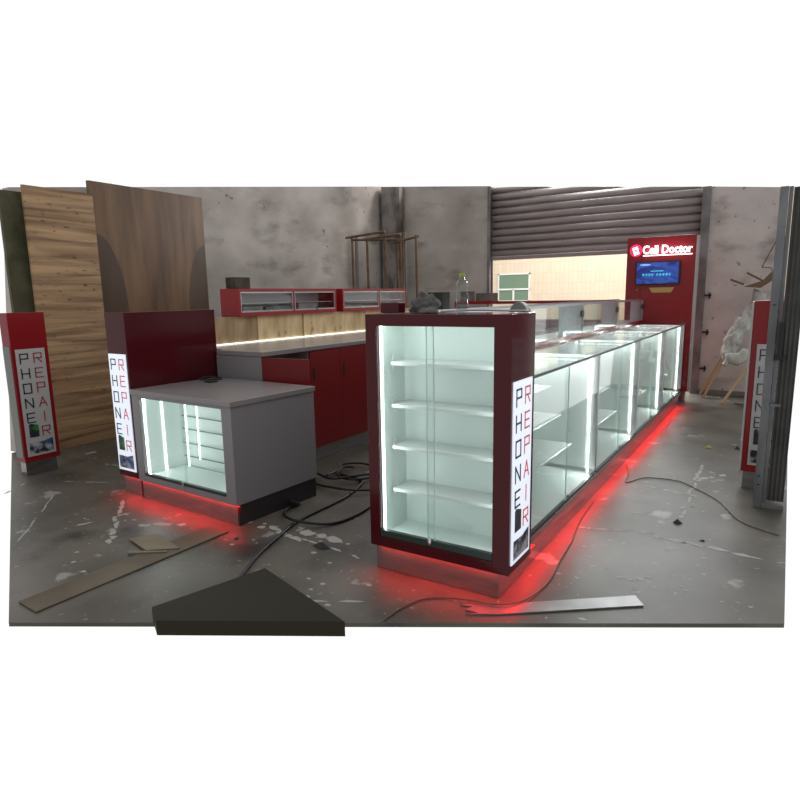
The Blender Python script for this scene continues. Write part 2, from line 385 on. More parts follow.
# roller shutter
sh = thing('roller_shutter', 'half-raised grey ribbed roller shutter in the back wall', 'shutter', (-2.6, 9.65, 0))
bm = BM(); z = 2.065; pitch = .113; X0, X1 = -4.2, -1.04
prof = []
top_l, top_r = 3.18, 2.85
while z < 3.18:
    for u, d_ in ((0, .0), (.03, .010), (.10, .020), (.25, .026), (.45, .028), (.62, .024), (.72, .016), (.78, 0)): prof.append((9.665-d_, z+pitch*u))
    prof.append((9.685, z+pitch*.80)); prof.append((9.69, z+pitch*.90)); prof.append((9.685, z+pitch*.97)); z += pitch
def xr(z): return X1 if z <= 2.85 else X1-(z-2.85)/(3.18-2.85)*(X1-X0)
pv = []
for y, zz in prof:
    if zz > 3.17: break
    pv.append((bm.verts.new((X0, y, zz)), bm.verts.new((xr(zz), y, zz))))
for (a, c), (d, e) in zip(pv, pv[1:]): bm.faces.new((a, c, e, d))
curt = obj('curtain', bm, M_shutter, sh, smooth=True)
so = curt.modifiers.new('solid', 'SOLIDIFY'); so.thickness = .004
obj('bottom_bar', box(X0, X1, 9.635, 9.69, 2.005, 2.062), M_shutter, sh, .004)
obj('guide_rail', boxes((-4.24, -4.19, 9.57, 9.60, 0, 3.18), (-4.24, -4.225, 9.60, 9.71, 0, 3.18), (-4.24, -4.19, 9.69, 9.71, 0, 3.18)), M_shutter_guide, sh)
obj('guide_rail', boxes((-1.06, -.955, 9.55, 9.595, 0, 2.84), (-1.0, -.975, 9.595, 9.71, 0, 2.84), (-1.06, -.975, 9.69, 9.71, 0, 2.84)), M_shutter_guide, sh)
for z in (1.37, .86, .35):
    obj('anchor_bolt', boxes((-.955, -.87, 9.56, 9.585, z, z+.025), (-.90, -.88, 9.56, 9.585, z-.03, z+.05)), mat('rust', (.06, .035, .025), .8), sh)

# ------------------------------------------------------------ plywood sheets against the left wall
tag(obj('plywood_sheet', box(-6.03, -6.0, 3.12, 3.80, .002, 2.52), M_ply1), 'tall plywood sheet with horizontal brown banded grain, standing left', 'board')
tag(obj('plywood_sheet', box(-6.10, -6.06, 3.805, 5.24, .002, 2.66), M_ply2), 'wide dark plywood sheet with rounded dark patches, behind the low cabinet', 'board')
tag(obj('mossy_board', box(-6.16, -6.12, 2.97, 3.60, .002, 2.47), noisy('green_grey_board', (.07, .07, .035), (.15, .145, .085), 4, .8)), 'greenish grey board partly hidden behind the banded plywood sheet', 'board')

# ------------------------------------------------------------ tall display case, front right
t = thing('tall_display_case', 'tall maroon display case with lit white shelves behind glass doors, front corner', 'display case', (-1.4, 2.7, 0))
X0, X1, Y0, Y1, ZT = -1.785, -1.0, 2.53, 2.83, 1.363
obj('plinth', boxes((-1.765, -1.06, 2.555, 2.885, 0.001, .14)), M_steel, t, .002)
obj('body', boxes((X0, -1.725, Y0, Y1, .14, ZT), (-1.085, X1, Y0, Y1, .14, ZT), (-1.725, -1.085, Y0, Y0+.03, 1.305, ZT), (-1.725, -1.085, Y0+.03, Y1, 1.345, ZT), (-1.725, -1.085, Y0, Y1, .14, .195), (-1.725, -1.085, Y1-.018, Y1, .195, 1.345)), M_red_dark, t, .002)
obj('rear_block', box(X0+.01, -1.09, Y1+.001, 2.885, .14, 1.355), M_red_dark, t)
obj('interior', boxes((-1.7245, -1.721, Y0+.03, Y1-.02, .196, 1.344), (-1.089, -1.0855, Y0+.03, Y1-.02, .196, 1.344), (-1.721, -1.089, Y1-.03, Y1-.02, .196, 1.344), (-1.721, -1.089, Y0+.03, Y1-.03, .196, .200), (-1.721, -1.089, Y0+.03, Y1-.03, 1.340, 1.344)), M_inner, t)
for z in (1.108, .886, .664, .430):
    obj('shelf', box(-1.700, -1.094, Y0+.10, Y1-.032, z-.009, z+.009), M_white, t, .001)
    obj('shelf_bracket', boxes((-1.704, -1.694, Y0+.11, Y0+.122, z-.03, z+.045)), M_chrome, t)
obj('bright_strip', box(-1.7205, -1.713, Y0+.035, Y0+.047, .205, 1.338), M_led, t)
obj('bright_strip', box(-1.70, -1.11, Y0+.035, Y0+.047, 1.332, 1.339), M_led, t)
whiteline(t, (-1.712, Y0+.041, .76), (1, .25, 0), .02, 1.08, 1.1)
whiteline(t, (-1.40, Y0+.041, 1.331), (0, .3, -1), .58, .02, .45)
whiteline(t, (-1.092, Y0+.041, .76), (-1, .25, 0), .02, 1.08, .7)  # fill lamp added on the right, no LED strip on this side
gd = obj('glass_door', box(-1.723, -1.40, Y0+.012, Y0+.017, .215, 1.303), M_glass, t)
gd = obj('glass_door', box(-1.445, -1.087, Y0+.021, Y0+.026, .215, 1.303), M_glass, t)
obj('door_edge', box(-1.402, -1.399, Y0+.010, Y0+.018, .215, 1.303), M_glassedge, t)
obj('door_edge', box(-1.446, -1.443, Y0+.020, Y0+.027, .215, 1.303), M_glassedge, t)
obj('sliding_track', boxes((-1.723, -1.087, Y0+.002, Y0+.028, .197, .232)), M_track, t, .002)
obj('lock', lathe(BM(), [(.010, 0), (.012, .01), (.012, .03), (.008, .034)], (-1.42, Y0-.004, .215)), M_chrome, t)
phone_repair(t, (X1+.0005, 2.55, .185), (0, 1, 0), (1, 0, 0), .235, .875, M_lightbox, M_letter_navy, M_letter_pale)
redline(t, -1.40, 2.542, .68, .010, 1.3); redline(t, -1.03, 2.76, .02, .38, .8)

# ------------------------------------------------------------ glass counters (one section repeated four times)
CY0 = 2.89; CL = 1.386
def make_counter(y0, y1, label):
    t = thing('glass_counter', label, 'display counter', (-1.35, y0, 0), 'lit glass counters in the long right row')
    y0 += .002; y1 -= .002
    obj('plinth', box(-1.56, -1.065, y0, y1, .001, .14), M_steel, t)
    obj('lower_frame', box(-1.597, -1.04, y0, y1, .141, .180), M_steel, t, .002)
    obj('back_panel', box(-1.597, -1.582, y0, y1, .181, 1.028), M_inner, t)
    obj('deck', box(-1.581, -1.045, y0+.001, y1-.001, .181, .190), M_inner, t)
    obj('end_post', boxes((-1.075, -1.042, y1-.028, y1, .216, 1.028)), M_alu, t, .002)
    obj('end_panel', box(-1.580, -1.08, y1-.012, y1-.004, .216, 1.026), M_inner, t)
    for z, xf in ((.40, -1.20), (.60, -1.28), (.80, -1.36)):
        s = obj('shelf', box(-1.579, xf, y0+.03, y1-.10, z, z+.008), M_white, t)
        obj('shelf_edge', box(xf, xf+.004, y0+.03, y1-.10, z-.001, z+.009), mat('frosted_edge', (.6, .75, .72), .3), s)
        for yy in (y0+.25, y1-.25):
            obj('shelf_bracket', boxes((-1.579, xf-.03, yy, yy+.008, z-.012, z-.002), (-1.580, -1.572, yy-.004, yy+.012, z-.05, z+.03)), M_chrome, t)
    ym = (y0+y1)/2
    obj('glass_door', box(-1.058, -1.053, y0+.004, ym+.02, .197, 1.026), M_glass, t)
    obj('glass_door', box(-1.049, -1.044, ym-.02, y1-.03, .197, 1.026), M_glass, t)
    obj('door_edge', box(-1.0495, -1.0435, ym-.022, ym-.020, .197, 1.026), M_glassedge, t)
    obj('sliding_track', box(-1.062, -1.0405, y0+.002, y1-.03, .181, .197), M_black, t)
    obj('glass_top', box(-1.597, -1.035, y0, y1, 1.034, 1.044), M_glass, t)
    obj('top_edge', boxes((-1.037, -1.033, y0, y1, 1.030, 1.046),), M_track, t)
    obj('bright_strip', box(-1.095, -1.083, y1-.062, y1-.05, .20, 1.02), M_led, t)
    whiteline(t, (-1.089, y1-.064, .61), (-.35, -1, 0), .02, .78, 3.2)
    whiteline(t, (-1.35, y1-.055, 1.010), (0, -.6, -1), .5, .02, 1.4)
    obj('bright_strip', box(-1.56, -1.09, y1-.052, y1-.04, 1.012, 1.028), M_led, t)
    obj('lock', boxes((-1.041, -1.022, ym-.02, ym+.005, .215, .235)), M_chrome, t)
    redline(t, -1.052, (y0+y1)/2, .014, y1-y0-.04, 3.1)
    return t
gl = ['lit glass counter section directly behind the tall maroon case', 'second lit glass counter section back from the tall maroon case', 'third lit glass counter section back, before the one under the sign tower', 'last lit glass counter section, up against the red sign tower']
c0 = make_counter(CY0, CY0+CL, gl[0])
for i in (1, 2, 3): dup(c0, (0, CL*i, 0), gl[i])

# glass hutches on the inner side of the row
def make_hutch(y0, y1, label):
    t = thing('glass_hutch', label, 'display case', (-1.740, y0, 0), 'raised glass cases along the inside of the right row')
    y0 += .002; y1 -= .002
    obj('base', box(-1.890, -1.602, y0, y1, .001, 1.065), M_red_dark, t)
    obj('base_rail', box(-1.601, -1.597, y0, y1, 1.046, 1.075), M_red, t)
    obj('front_glass', box(-1.608, -1.603, y0+.004, y1-.008, 1.066, 1.338), M_glass, t)
    obj('rear_glass', box(-1.887, -1.882, y0+.004, y1-.008, 1.066, 1.338), M_glass, t)
    obj('glass_divider', box(-1.880, -1.610, y1-.012, y1-.008, 1.066, 1.338), M_glass, t)
    obj('pale_panel', box(-1.615, -1.611, y0+.72, y1-.02, 1.076, 1.335), M_pale_panel, t)  # pale opaque panel behind the far half of the front pane
    obj('white_floor', box(-1.880, -1.610, y0+.01, y1-.02, 1.066, 1.075), M_white, t)
    obj('top_rail', boxes((-1.895, -1.595, y0, y1, 1.340, 1.348),), M_glass, t)
    obj('top_trim', boxes((-1.598, -1.592, y0, y1, 1.337, 1.358), (-1.898, -1.895, y0, y1, 1.337, 1.358)), M_alu, t)
    obj('upright', box(-1.612, -1.600, y1-.008, y1, 1.066, 1.337), M_alu, t)
    obj('hinge', boxes((-1.600, -1.594, y1-.07, y1+.0, 1.225, 1.285)), M_track, t)
    return t
hl = ['raised glass case section nearest the tall maroon display case, inner side', 'second raised glass case section along the inner side', 'third raised glass case section along the inner side', 'last raised glass case section beside the red sign tower']
h0 = make_hutch(2.99, 4.42, hl[0])
for i in (1, 2, 3): dup(h0, (0, 1.43*i, 0), hl[i])

# ------------------------------------------------------------ sign tower
t = thing('sign_tower', 'tall red sign tower with lit Cell Doctor lettering and a blue screen', 'sign', (-1.38, 8.75, 0))
obj('body', box(-1.645, -1.002, 8.72, 8.86, .14, 2.15), M_red, t, .003)
obj('body_extension', box(-1.835, -1.646, 8.72, 8.86, .001, 2.15), M_red, t)
obj('plinth', box(-1.64, -1.03, 8.73, 8.85, .001, .139), M_steel, t)
obj('edge_trim', box(-1.001, -.975, 8.722, 8.86, .14, 2.14), mat('pale_edge', (.42, .38, .36), .4), t)
def text_mesh(s, size, off, ext):
    cu = bpy.data.curves.new('text', 'FONT'); cu.body = s; cu.size = size; cu.offset = off; cu.extrude = ext
    o = bpy.data.objects.new('text', cu); COL.objects.link(o)
    bpy.context.view_layer.update()
    me = bpy.data.meshes.new_from_object(o.evaluated_get(bpy.context.evaluated_depsgraph_get()))
    bpy.data.objects.remove(o); return me
me = text_mesh('Cell Doctor', .155, .0030, .004)
xs = [v.co.x for v in me.vertices]; wd = max(xs)-min(xs); mnx = min(xs)
TW = .595; TX = -1.635
bm = BM(); bm.from_mesh(me)
for v in bm.verts:
    x = TX+(v.co.x-mnx)*TW/wd; v.co = Vector((x+0*v.co.y, 8.718-.010-v.co.z, 1.938+v.co.y*.95))
bmesh.ops.recalc_face_normals(bm, faces=bm.faces)
obj('lettering', bm, M_signlit, t)
obj('underline', box(-1.63, -1.04, 8.704, 8.719, 1.908, 1.920), M_signlit, t)
bm = BM(); n = 28
prism(bm, [(-1.722+.078*math.cos(6.2832*k/n), 8.719, 1.985+.080*math.sin(6.2832*k/n)) for k in range(n)], (0, -.014, 0))
obj('logo_disc', bm, M_signpink, t)
def rot(cx, cz, hw, hh, a, y):
    c, s = math.cos(a), math.sin(a); return [(cx+u*c-v*s, y, cz+u*s+v*c) for u, v in ((-hw, -hh), (hw, -hh), (hw, hh), (-hw, hh))]
lg = obj('logo_phone', prism(BM(), rot(-1.722, 1.98, .033, .05, .3, 8.704), (0, -.006, 0)), M_signlit, t)
bm = BM(); prism(bm, rot(-1.722, 1.992, .018, .006, .3, 8.6975), (0, -.002, 0)); prism(bm, rot(-1.720, 1.97, .018, .006, .3, 8.6975), (0, -.002, 0)); prism(bm, rot(-1.721, 1.981, .006, .016, .3, 8.6975), (0, -.002, 0))
obj('logo_mark', bm, M_signpink, lg)
s = obj('screen_frame', box(-1.71, -1.165, 8.675, 8.719, 1.535, 1.84), M_screenframe, t, .004)
s2 = obj('screen', box(-1.692, -1.183, 8.670, 8.674, 1.552, 1.823), M_screen, t)
bm = BM()
xx = -1.62
for k in range(9):
    if k == 4: xx += .025
    for (a, c, d, e) in ((0, 1, .0, .14), (0, 1, .43, .57), (0, 1, .86, 1), (.43, .57, 0, 1), (random.choice([0, .8]), random.choice([.2, 1.0]), .4, 1)):
        a, c = min(a, c), max(a, c)
        bx(bm, xx+a*.024, xx+c*.024, 8.668, 8.6698, 1.652+d*.026, 1.652+e*.026)
    xx += .037
bx(bm, -1.52, -1.365, 8.668, 8.6698, 1.707, 1.716)
obj('screen_text', bm, M_cyan, s2)
bm = BM(); prism(bm, [(-1.59+.07*math.cos(6.283*k/20), 8.6698, 1.795+.010*math.sin(6.283*k/20)) for k in range(20)], (0, -.0015, 0)); obj('screen_glow', bm, M_sky_glow, s2)
obj('gold_plaque', prism(BM(), [(-1.54, 8.719, 1.50), (-1.23, 8.719, 1.50), (-1.265, 8.719, 1.435), (-1.50, 8.719, 1.435)], (0, -.006, 0)), M_gold, t)
obj('button', lathe(BM(), [(.009, 0), (.009, .012)], (-1.69, 8.712, 1.468)), M_gold, t)

whiteline(t, (-1.36, 8.60, 1.99), (0, 1, -.05), .5, .08, .55).data.color = (1, .62, .85)  # unseen pink lamp added in front for the glow around the letters

# ------------------------------------------------------------ far run of the kiosk
t = thing('far_counter', 'far end counter with long low red framed glass case on top', 'counter', (-3.1, 8.45, 0))
obj('cabinet', box(-4.25, -1.98, 8.36, 8.74, .001, 1.02), M_red_door, t)
obj('counter_top', box(-4.25, -1.98, 8.33, 8.78, 1.021, 1.045), M_greytop, t)
obj('case_frame', boxes((-4.25, -1.98, 8.40, 8.43, 1.31, 1.35), (-4.25, -1.98, 8.40, 8.43, 1.046, 1.09), (-4.25, -4.21, 8.40, 8.43, 1.09, 1.31), (-3.15, -3.11, 8.40, 8.43, 1.09, 1.31), (-2.02, -1.98, 8.40, 8.43, 1.09, 1.31), (-4.25, -1.98, 8.43, 8.70, 1.33, 1.35)), M_red_bright, t)
obj('case_glass', box(-4.21, -2.02, 8.412, 8.418, 1.09, 1.31), M_glass, t)
def carton(x, y, z, w_, d_, h_, a, m, name, label, cat, group=None):
    c, s = math.cos(a), math.sin(a)
    pts = [(x+u*c-v*s, y+u*s+v*c, z) for u, v in ((-w_/2, -d_/2), (w_/2, -d_/2), (w_/2, d_/2), (-w_/2, d_/2))]
    return tag(obj(name, prism(BM(), pts, (0, 0, h_)), m, None, .004), label, cat, group)
M_carton = noisy('grey_card', (.14, .125, .11), (.22, .20, .18), 5, .8)
carton(-4.10, 8.55, 1.352, .20, .18, .15, .3, M_carton, 'cardboard_box', 'grey cardboard box left of its twin behind the water bottle', 'box', 'cardboard boxes on the far counter')
carton(-3.80, 8.58, 1.352, .28, .18, .12, -.25, M_carton, 'cardboard_box', 'grey cardboard box just left of the water bottle, far back', 'box', 'cardboard boxes on the far counter')

# ------------------------------------------------------------ red pillar with lit sign and low grey cabinet
t = thing('sign_pillar', 'maroon pillar box with lit PHONE REPAIR sign, joined to the low grey cabinet', 'sign pillar', (-3.975, 2.66, 0))
obj('plinth', box(-4.205, -3.99, 2.685, 3.38, .001, .14), M_steel, t)
obj('body', box(-4.222, -3.975, 2.66, 3.462, .141, 1.37), M_red_dark, t, .003)
phone_repair(t, (-4.208, 2.6595, .19), (1, 0, 0), (0, -1, 0), .215, .88, M_lightbox, M_letter_navy, M_letter_pale)
redline(t, -4.10, 2.671, .20, .010, .35)

t.rotation_euler = (0, 0, math.radians(-2.0))
t = thing('low_display_cabinet', 'low pale grey cabinet with lit glass fronted interior, left side', 'display cabinet', (-2.87, 2.59, 0))
t.rotation_euler = (0, 0, math.radians(-3.0))
X0, X1, Y0, Y1 = -3.955, -2.87, 2.59, 3.345
obj('plinth', box(X0+.01, X1-.02, Y0+.02, Y1-.02, .001, .14), M_steel, t)
obj('plinth_side', box(X1-.019, X1-.006, Y0+.02, Y1-.01, .001, .139), M_blackp, t)
obj('body', boxes((X0, -3.875, Y0, Y1, .141, .785), (-2.965, X1, Y0, Y1, .141, .785), (-3.875, -2.965, Y0, Y1, .141, .185), (-3.875, -2.965, Y0, Y1, .765, .785), (-3.875, -2.965, 2.95, Y1, .185, .765)), M_greybody, t, .002)
obj('counter_top', box(X0, X1+.012, Y0-.012, Y1+.006, .786, .822), M_greytop, t, .003)
obj('interior', boxes((-3.874, -3.871, Y0+.025, 2.948, .186, .764), (-2.969, -2.966, Y0+.025, 2.948, .186, .764), (-3.871, -2.969, 3.0, 2.948, .186, .764), (-3.871, -2.969, Y0+.025, 2.93, .186, .189), (-3.871, -2.969, Y0+.025, 2.93, .761, .764)), M_inner, t)
bm = BM()
for z in (.269, .371, .482, .583, .692): bx(bm, -3.86, -2.972, 2.924, 2.9295, z-.004, z+.004)
obj('slat_groove', bm, mat('groove', (.14, .20, .18), .6), t)
obj('bright_strip', box(-3.8705, -3.863, Y0+.03, Y0+.042, .19, .76), M_led, t)
obj('bright_strip', box(-3.8705, -3.863, 2.765, 2.775, .19, .76), M_led, t)
whiteline(t, (-3.861, Y0+.036, .475), (1, .3, 0), .02, .55, .9)
whiteline(t, (-2.972, Y0+.036, .475), (-1, .3, 0), .02, .55, .6)  # fill lamp added opposite the LED side, no strip here
obj('bright_strip', box(-3.804, -3.796, 2.915, 2.924, .19, .76), M_brightl, t)  # emissive upright line on the back panel
obj('bright_strip', box(-3.664, -3.656, 2.915, 2.924, .26, .76), M_brightl, t)  # second emissive upright, starting higher up
obj('glass_door', box(-3.873, -3.38, Y0+.010, Y0+.015, .205, .764), M_glass, t)
obj('glass_door', box(-3.42, -2.967, Y0+.018, Y0+.023, .205, .764), M_glass, t)
obj('sliding_track', box(-3.873, -2.967, Y0+.001, Y0+.025, .187, .206), M_track, t)
lk = obj('lock', boxes((-3.42, -3.395, Y0-.012, Y0+.001, .19, .215)), M_chrome, t)
obj('key', boxes((-3.414, -3.408, Y0-.014, Y0-.012, .15, .19)), M_alu, lk)
redline(t, (X0+X1)/2, Y0+.010, 1.12, .010, 2.5)
# things on its top
bm = BM(); tube(bm, [(-3.90, 3.22, .831), (-3.88, 3.30, .84), (-3.82, 3.34, .83), (-3.74, 3.30, .83), (-3.80, 3.22, .83), (-3.86, 3.20, .832), (-3.90, 3.26, .83)], .006)
tag(obj('coiled_lead', bm, M_cable), 'small coil of dark lead on the low grey cabinet top', 'cable')
tag(obj('black_pad', box(-3.74, -3.66, 3.13, 3.20, .824, .832), M_black, None, .002), 'small flat black pad on the low grey cabinet top', 'pad')

# ------------------------------------------------------------ back service run on the left
def cab(y0, y1, label, first=False):
    t = thing('base_cabinet', label, 'cabinet', (-3.85, y0, 0), 'red base cabinets of the left service run')
    y0 += .002; y1 -= .002
    obj('plinth', box(-3.93, -3.46, y0, y1, .001, .13), M_steel, t)
    if first:
        obj('body', boxes((-3.93, -3.425, y0, y0+.018, .131, 1.0), (-4.29, -4.27, y0+.07, y1, .131, 1.0), (-3.93, -3.425, y0+.018, y1, .131, .15), (-4.27, -3.93, y0+.07, y1, .131, .15), (-4.27, -3.425, y1-.018, y1, .15, 1.0), (-4.27, -3.425, y0+.55, y0+.566, .15, 1.0)), M_greybody, t)
        d = obj('door', prism(BM(), [(-3.423, 3.456, .14), (-3.423, 3.440, .14), (-2.975, 3.475, .14), (-2.98, 3.491, .14)], (0, 0, .855)), M_red_door, t)
        d = obj('door', box(-3.424, -3.406, y0+.56, y1, .14, .995), M_red_door, t)
        obj('handle', box(-3.4055, -3.402, y0+.60, y0+.625, .74, .86), M_black, d)
    else:
        obj('body', box(-4.29, -3.425, y0, y1, .131, 1.0), M_greybody, t)
        ym = (y0+y1)/2
        d = obj('door', box(-3.424, -3.406, y0, ym-.002, .14, .995), M_red_door, t); obj('handle', box(-3.4055, -3.402, y0+.04, y0+.065, .74, .86), M_black, d)
        d = obj('door', box(-3.424, -3.406, ym+.002, y1, .14, .995), M_red_door, t); obj('handle', box(-3.4055, -3.402, y1-.065, y1-.04, .74, .86), M_black, d)
    return t
cab(3.435, 4.42, 'red base cabinet with its door swung open behind the low cabinet', True)
ca = cab(4.42, 5.42, 'closed red base cabinet next to the open one')
dup(ca, (0, 1.0, 0), 'closed red base cabinet hidden behind the tall maroon case, middle of the run')
dup(ca, (0, 2.0, 0), 'closed red base cabinet hidden behind the tall maroon case, far end of the run')
t = thing('service_worktop', 'pale grey worktop with lit edge strip running behind the low cabinet', 'worktop', (-3.85, 5.4, 1.0))
obj('top', boxes((-3.92, -3.40, 3.432, 3.52, 1.003, 1.04), (-4.288, -3.40, 3.52, 7.30, 1.003, 1.04)), M_greytop, t, .003)
obj('bright_strip', box(-4.288, -4.276, 3.60, 7.28, 1.042, 1.050), M_brightl, t)
# plywood upstand boards
pls = [(3.60, 4.28, M_plank_d, 'brown'), (4.285, 4.94, M_plank, 'pale'), (4.96, 6.1, M_plank, 'pale long'), (6.105, 7.30, M_plank, 'pale far')]
pn = ['brown plywood upstand board at the left end of the worktop', 'pale plywood upstand board under the first red glass box', 'long pale knotty plywood upstand board leading behind the tall case', 'last pale plywood upstand board hidden behind the tall case']
for (a, c, m, q), lb in zip(pls, pn):
    tag(obj('upstand_board', box(-4.312, -4.292, a+.003, c-.003, 1.003, 1.287), m), lb, 'board', 'plywood boards behind the service worktop')
tag(obj('support_wall', box(-4.52, -4.314, 3.60, 7.30, .001, 1.287), M_greybody), 'grey carcass behind the plywood upstand boards carrying the red glass boxes', 'cabinet')

# ------------------------------------------------------------ red glass boxes on the upstand
def redbox(y0, y1, div, label):
    t = thing('wall_display_box', label, 'display box', (-4.37, y0, 1.29), 'red framed glass boxes above the worktop')
    xf, xb, z0, z1 = -4.25, -4.50, 1.2885, 1.545
    fr = .022
    obj('side_panel', box(xb, xf, y0, y0+.02, z0, z1), M_red_bright, t)
    obj('side_panel', box(xb, xf, y1-.02, y1, z0, z1), M_red_bright, t)
    obj('frame', boxes((xb, xf, y0+.02, y1-.02, z0, z0+.035), (xb, xf, y0+.02, y1-.02, z1-.03, z1), *[(xf-.03, xf, d-.012, d+.012, z0+.035, z1-.03) for d in div]), M_red_bright, t)
    ed = [y0+.02]+[d-.012 for d in div for _ in (0,)]+[y1-.02]
    st_ = [y0+.02]+[d+.012 for d in div]; en = [d-.012 for d in div]+[y1-.02]
    for a, c in zip(st_, en):
        w_ = obj('sliding_window', boxes((xf-.012, xf-.004, a, c, z0+.036, z0+.05), (xf-.012, xf-.004, a, c, z1-.043, z1-.031), (xf-.012, xf-.004, a, a+.012, z0+.05, z1-.043), (xf-.012, xf-.004, c-.012, c, z0+.05, z1-.043)), M_alu, t)
        obj('pane', box(xf-.010, xf-.006, a+.012, c-.012, z0+.05, z1-.043), M_glass, w_)
        obj('lock', box(xf-.004, xf+.008, (a+c)/2-.015, (a+c)/2+.015, z0+.037, z0+.05), M_chrome, w_)
    obj('glass_shelf', box(xb+.01, xf-.03, y0+.02, y1-.02, z0+.115, z0+.121), M_alu, t)
    obj('rear_panel', box(xb, xb+.008, y0+.02, y1-.02, z0+.035, z1-.03), mat('pale_rear', (.80, .79, .78), .5), t)
    return t
redbox(4.03, 5.48, [4.78], 'red framed glass box with two windows, left one on the upstand')
redbox(5.60, 6.98, [6.35], 'red framed glass box with gap to the left one, partly behind the tall case')
# stock inside the boxes
for i, (yy, l_, h_, lb) in enumerate([(4.25, .26, .05, 'flat grey packet in the first window of the left red box'), (4.52, .20, .045, 'flat grey packet beside the window divider of the left red box'),
                                  (5.05, .30, .075, 'silver grey packet behind the second window of the left red box'), (5.85, .3, .05, 'grey packet behind the glass of the right red box')]):
    tag(obj('packet', box(-4.42, -4.30, yy-l_/2, yy+l_/2, 1.325, 1.325+h_), M_carton if i % 2 else M_silver, None, .004), lb, 'packet', 'packets inside the red glass boxes')
tag(obj('wooden_block', boxes((-4.45, -4.32, 4.06, 4.25, 1.547, 1.65)), noisy('dark_mottled_wood', (.02, .018, .012), (.075, .06, .04), 12, .7), None, .004), 'small dark mottled block standing on the left red glass box', 'block')
bm = BM(); bmesh.ops.create_icosphere(bm, subdivisions=2, radius=.045, matrix=Matrix.Translation((-4.40, 3.70, 1.32)) @ Matrix.Diagonal((1, 1.2, .72, 1)))
for v in bm.verts: v.co += Vector((random.uniform(-1, 1), random.uniform(-1, 1), random.uniform(-.5, .5)))*.006
tag(obj('black_bag', bm, M_black), 'small crumpled black bag left of the red glass box', 'bag')

# ------------------------------------------------------------ freestanding pillar, far left
t = thing('sign_pillar', 'freestanding red pillar with unlit PHONE REPAIR sign, at the far left', 'sign pillar', (-5.42, 2.66, 0))
obj('plinth', box(-5.42, -5.335, 2.53, 2.79, .001, .12), M_steel, t)
obj('body', box(-5.43, -5.302, 2.512, 2.81, .121, 1.372), M_red, t, .003)
obj('side_face', box(-5.425, -5.315, 2.508, 2.5115, .16, 1.10), mat('grey_green_side', (.20, .22, .19), .5), t)
phone_repair(t, (-5.3015, 2.54, .168), (0, 1, 0), (1, 0, 0), .235, .905, M_board_white, M_letter_dark, M_letter_red)

# ------------------------------------------------------------ pillar and steel gate, right
t = thing('sign_pillar', 'red pillar with dark lettered sign half hidden by the steel gate', 'sign pillar', (-.05, 5.1, 0))
obj('plinth', box(-.165, .05, 5.02, 5.20, .001, .135), M_steel, t)
obj('body', box(-.178, .06, 5.0, 5.22, .136, 1.372), M_red, t, .003)
obj('pale_edge', box(-.192, -.179, 5.0, 5.22, .10, 1.365), M_board_white, t)
phone_repair(t, (-.140, 4.9995, .19), (1, 0, 0), (0, -1, 0), .18, .88, M_board_white, M_letter_dark, M_letter_dark)
t = thing('steel_gate', 'grey galvanised steel gate leaf standing open at the right edge', 'gate', (.03, 4.62, 0))
obj('frame_post', boxes((-.078, -.030, 4.60, 4.66, .0, 2.075),), M_gate, t, .004)
obj('flange', box(-.029, -.006, 4.625, 4.66, .02, 2.075), M_gate, t, .002)
bm = BM(); pts = []
for k in range(9):
    x = -.004+k*.0125; pts.append((x, 4.635+(.008 if k % 2 else 0), 0.05))
pts2 = pts+[(pts[-1][0], 4.66, .05), (pts[0][0], 4.66, .05)]
prism(bm, pts2, (0, 0, 2.02)); obj('corrugated_panel', bm, M_gate_d, t)
obj('bottom_rail', box(-.029, .10, 4.60, 4.634, .0, .035), M_gate, t, .003)
obj('latch', boxes((-.012, .012, 4.585, 4.62, 1.02, 1.24), (-.03, .03, 4.59, 4.62, 1.0, 1.03)), M_black, t, .003)
obj('bolt', boxes((-.03, .03, 4.585, 4.60, .70, .715), (-.055, -.035, 4.585, 4.60, .685, .73)), M_gate, t)
for z in (.16, .22, 1.35): obj('rivet', lathe(BM(), [(.007, 0), (.007, .006)], (-.055, 4.597, z)), M_black, t)

# ------------------------------------------------------------ wrapped bundle and battens by the back wall
bm = BM()
tube(bm, [(-.62, 9.22, .50), (-.63, 9.24, .60), (-.60, 9.26, .75), (-.52, 9.30, .95), (-.46, 9.34, 1.08), (-.38, 9.38, 1.25), (-.32, 9.40, 1.42)],
     [.05+.02]*1+[.06]*5+[.08]*6+[.10]*6+[.10]*6+[.075]*6+[.08]*6+[.09]*1, 14)
from mathutils import noise
bmesh.ops.subdivide_edges(bm, edges=bm.edges[:], cuts=1, use_grid_fill=True)
for v in bm.verts:
    v.co += noise.noise_vector(v.co*9)*.035+noise.noise_vector(Vector((v.co.x*30, v.co.y*30, v.co.z*9)))*.022+Vector((.05, 0, 0))
tag(obj('wrapped_bundle', bm, M_wrap, None, 0, True), 'tall bundle wrapped in wrinkled clear plastic leaning by the back wall', 'bundle')
bm = BM()
tube(bm, [(-.66, 8.95, .42), (-.60, 8.98, .50), (-.50, 9.02, .52), (-.40, 9.05, .60), (-.30, 9.06, .62)], [.05]*6+[.08]*6+[.07]*6+[.04]*6+[.02], 10)
for v in bm.verts: v.co += noise.noise_vector(v.co*12)*.03+Vector((.05, 0, 0))
bmesh.ops.translate(bm, verts=bm.verts, vec=(0, .0, .06))
tag(obj('plastic_sheet', bm, M_wrap, None, 0, True), 'loose clump of clear plastic sheeting hanging at the bundle foot', 'plastic sheet')
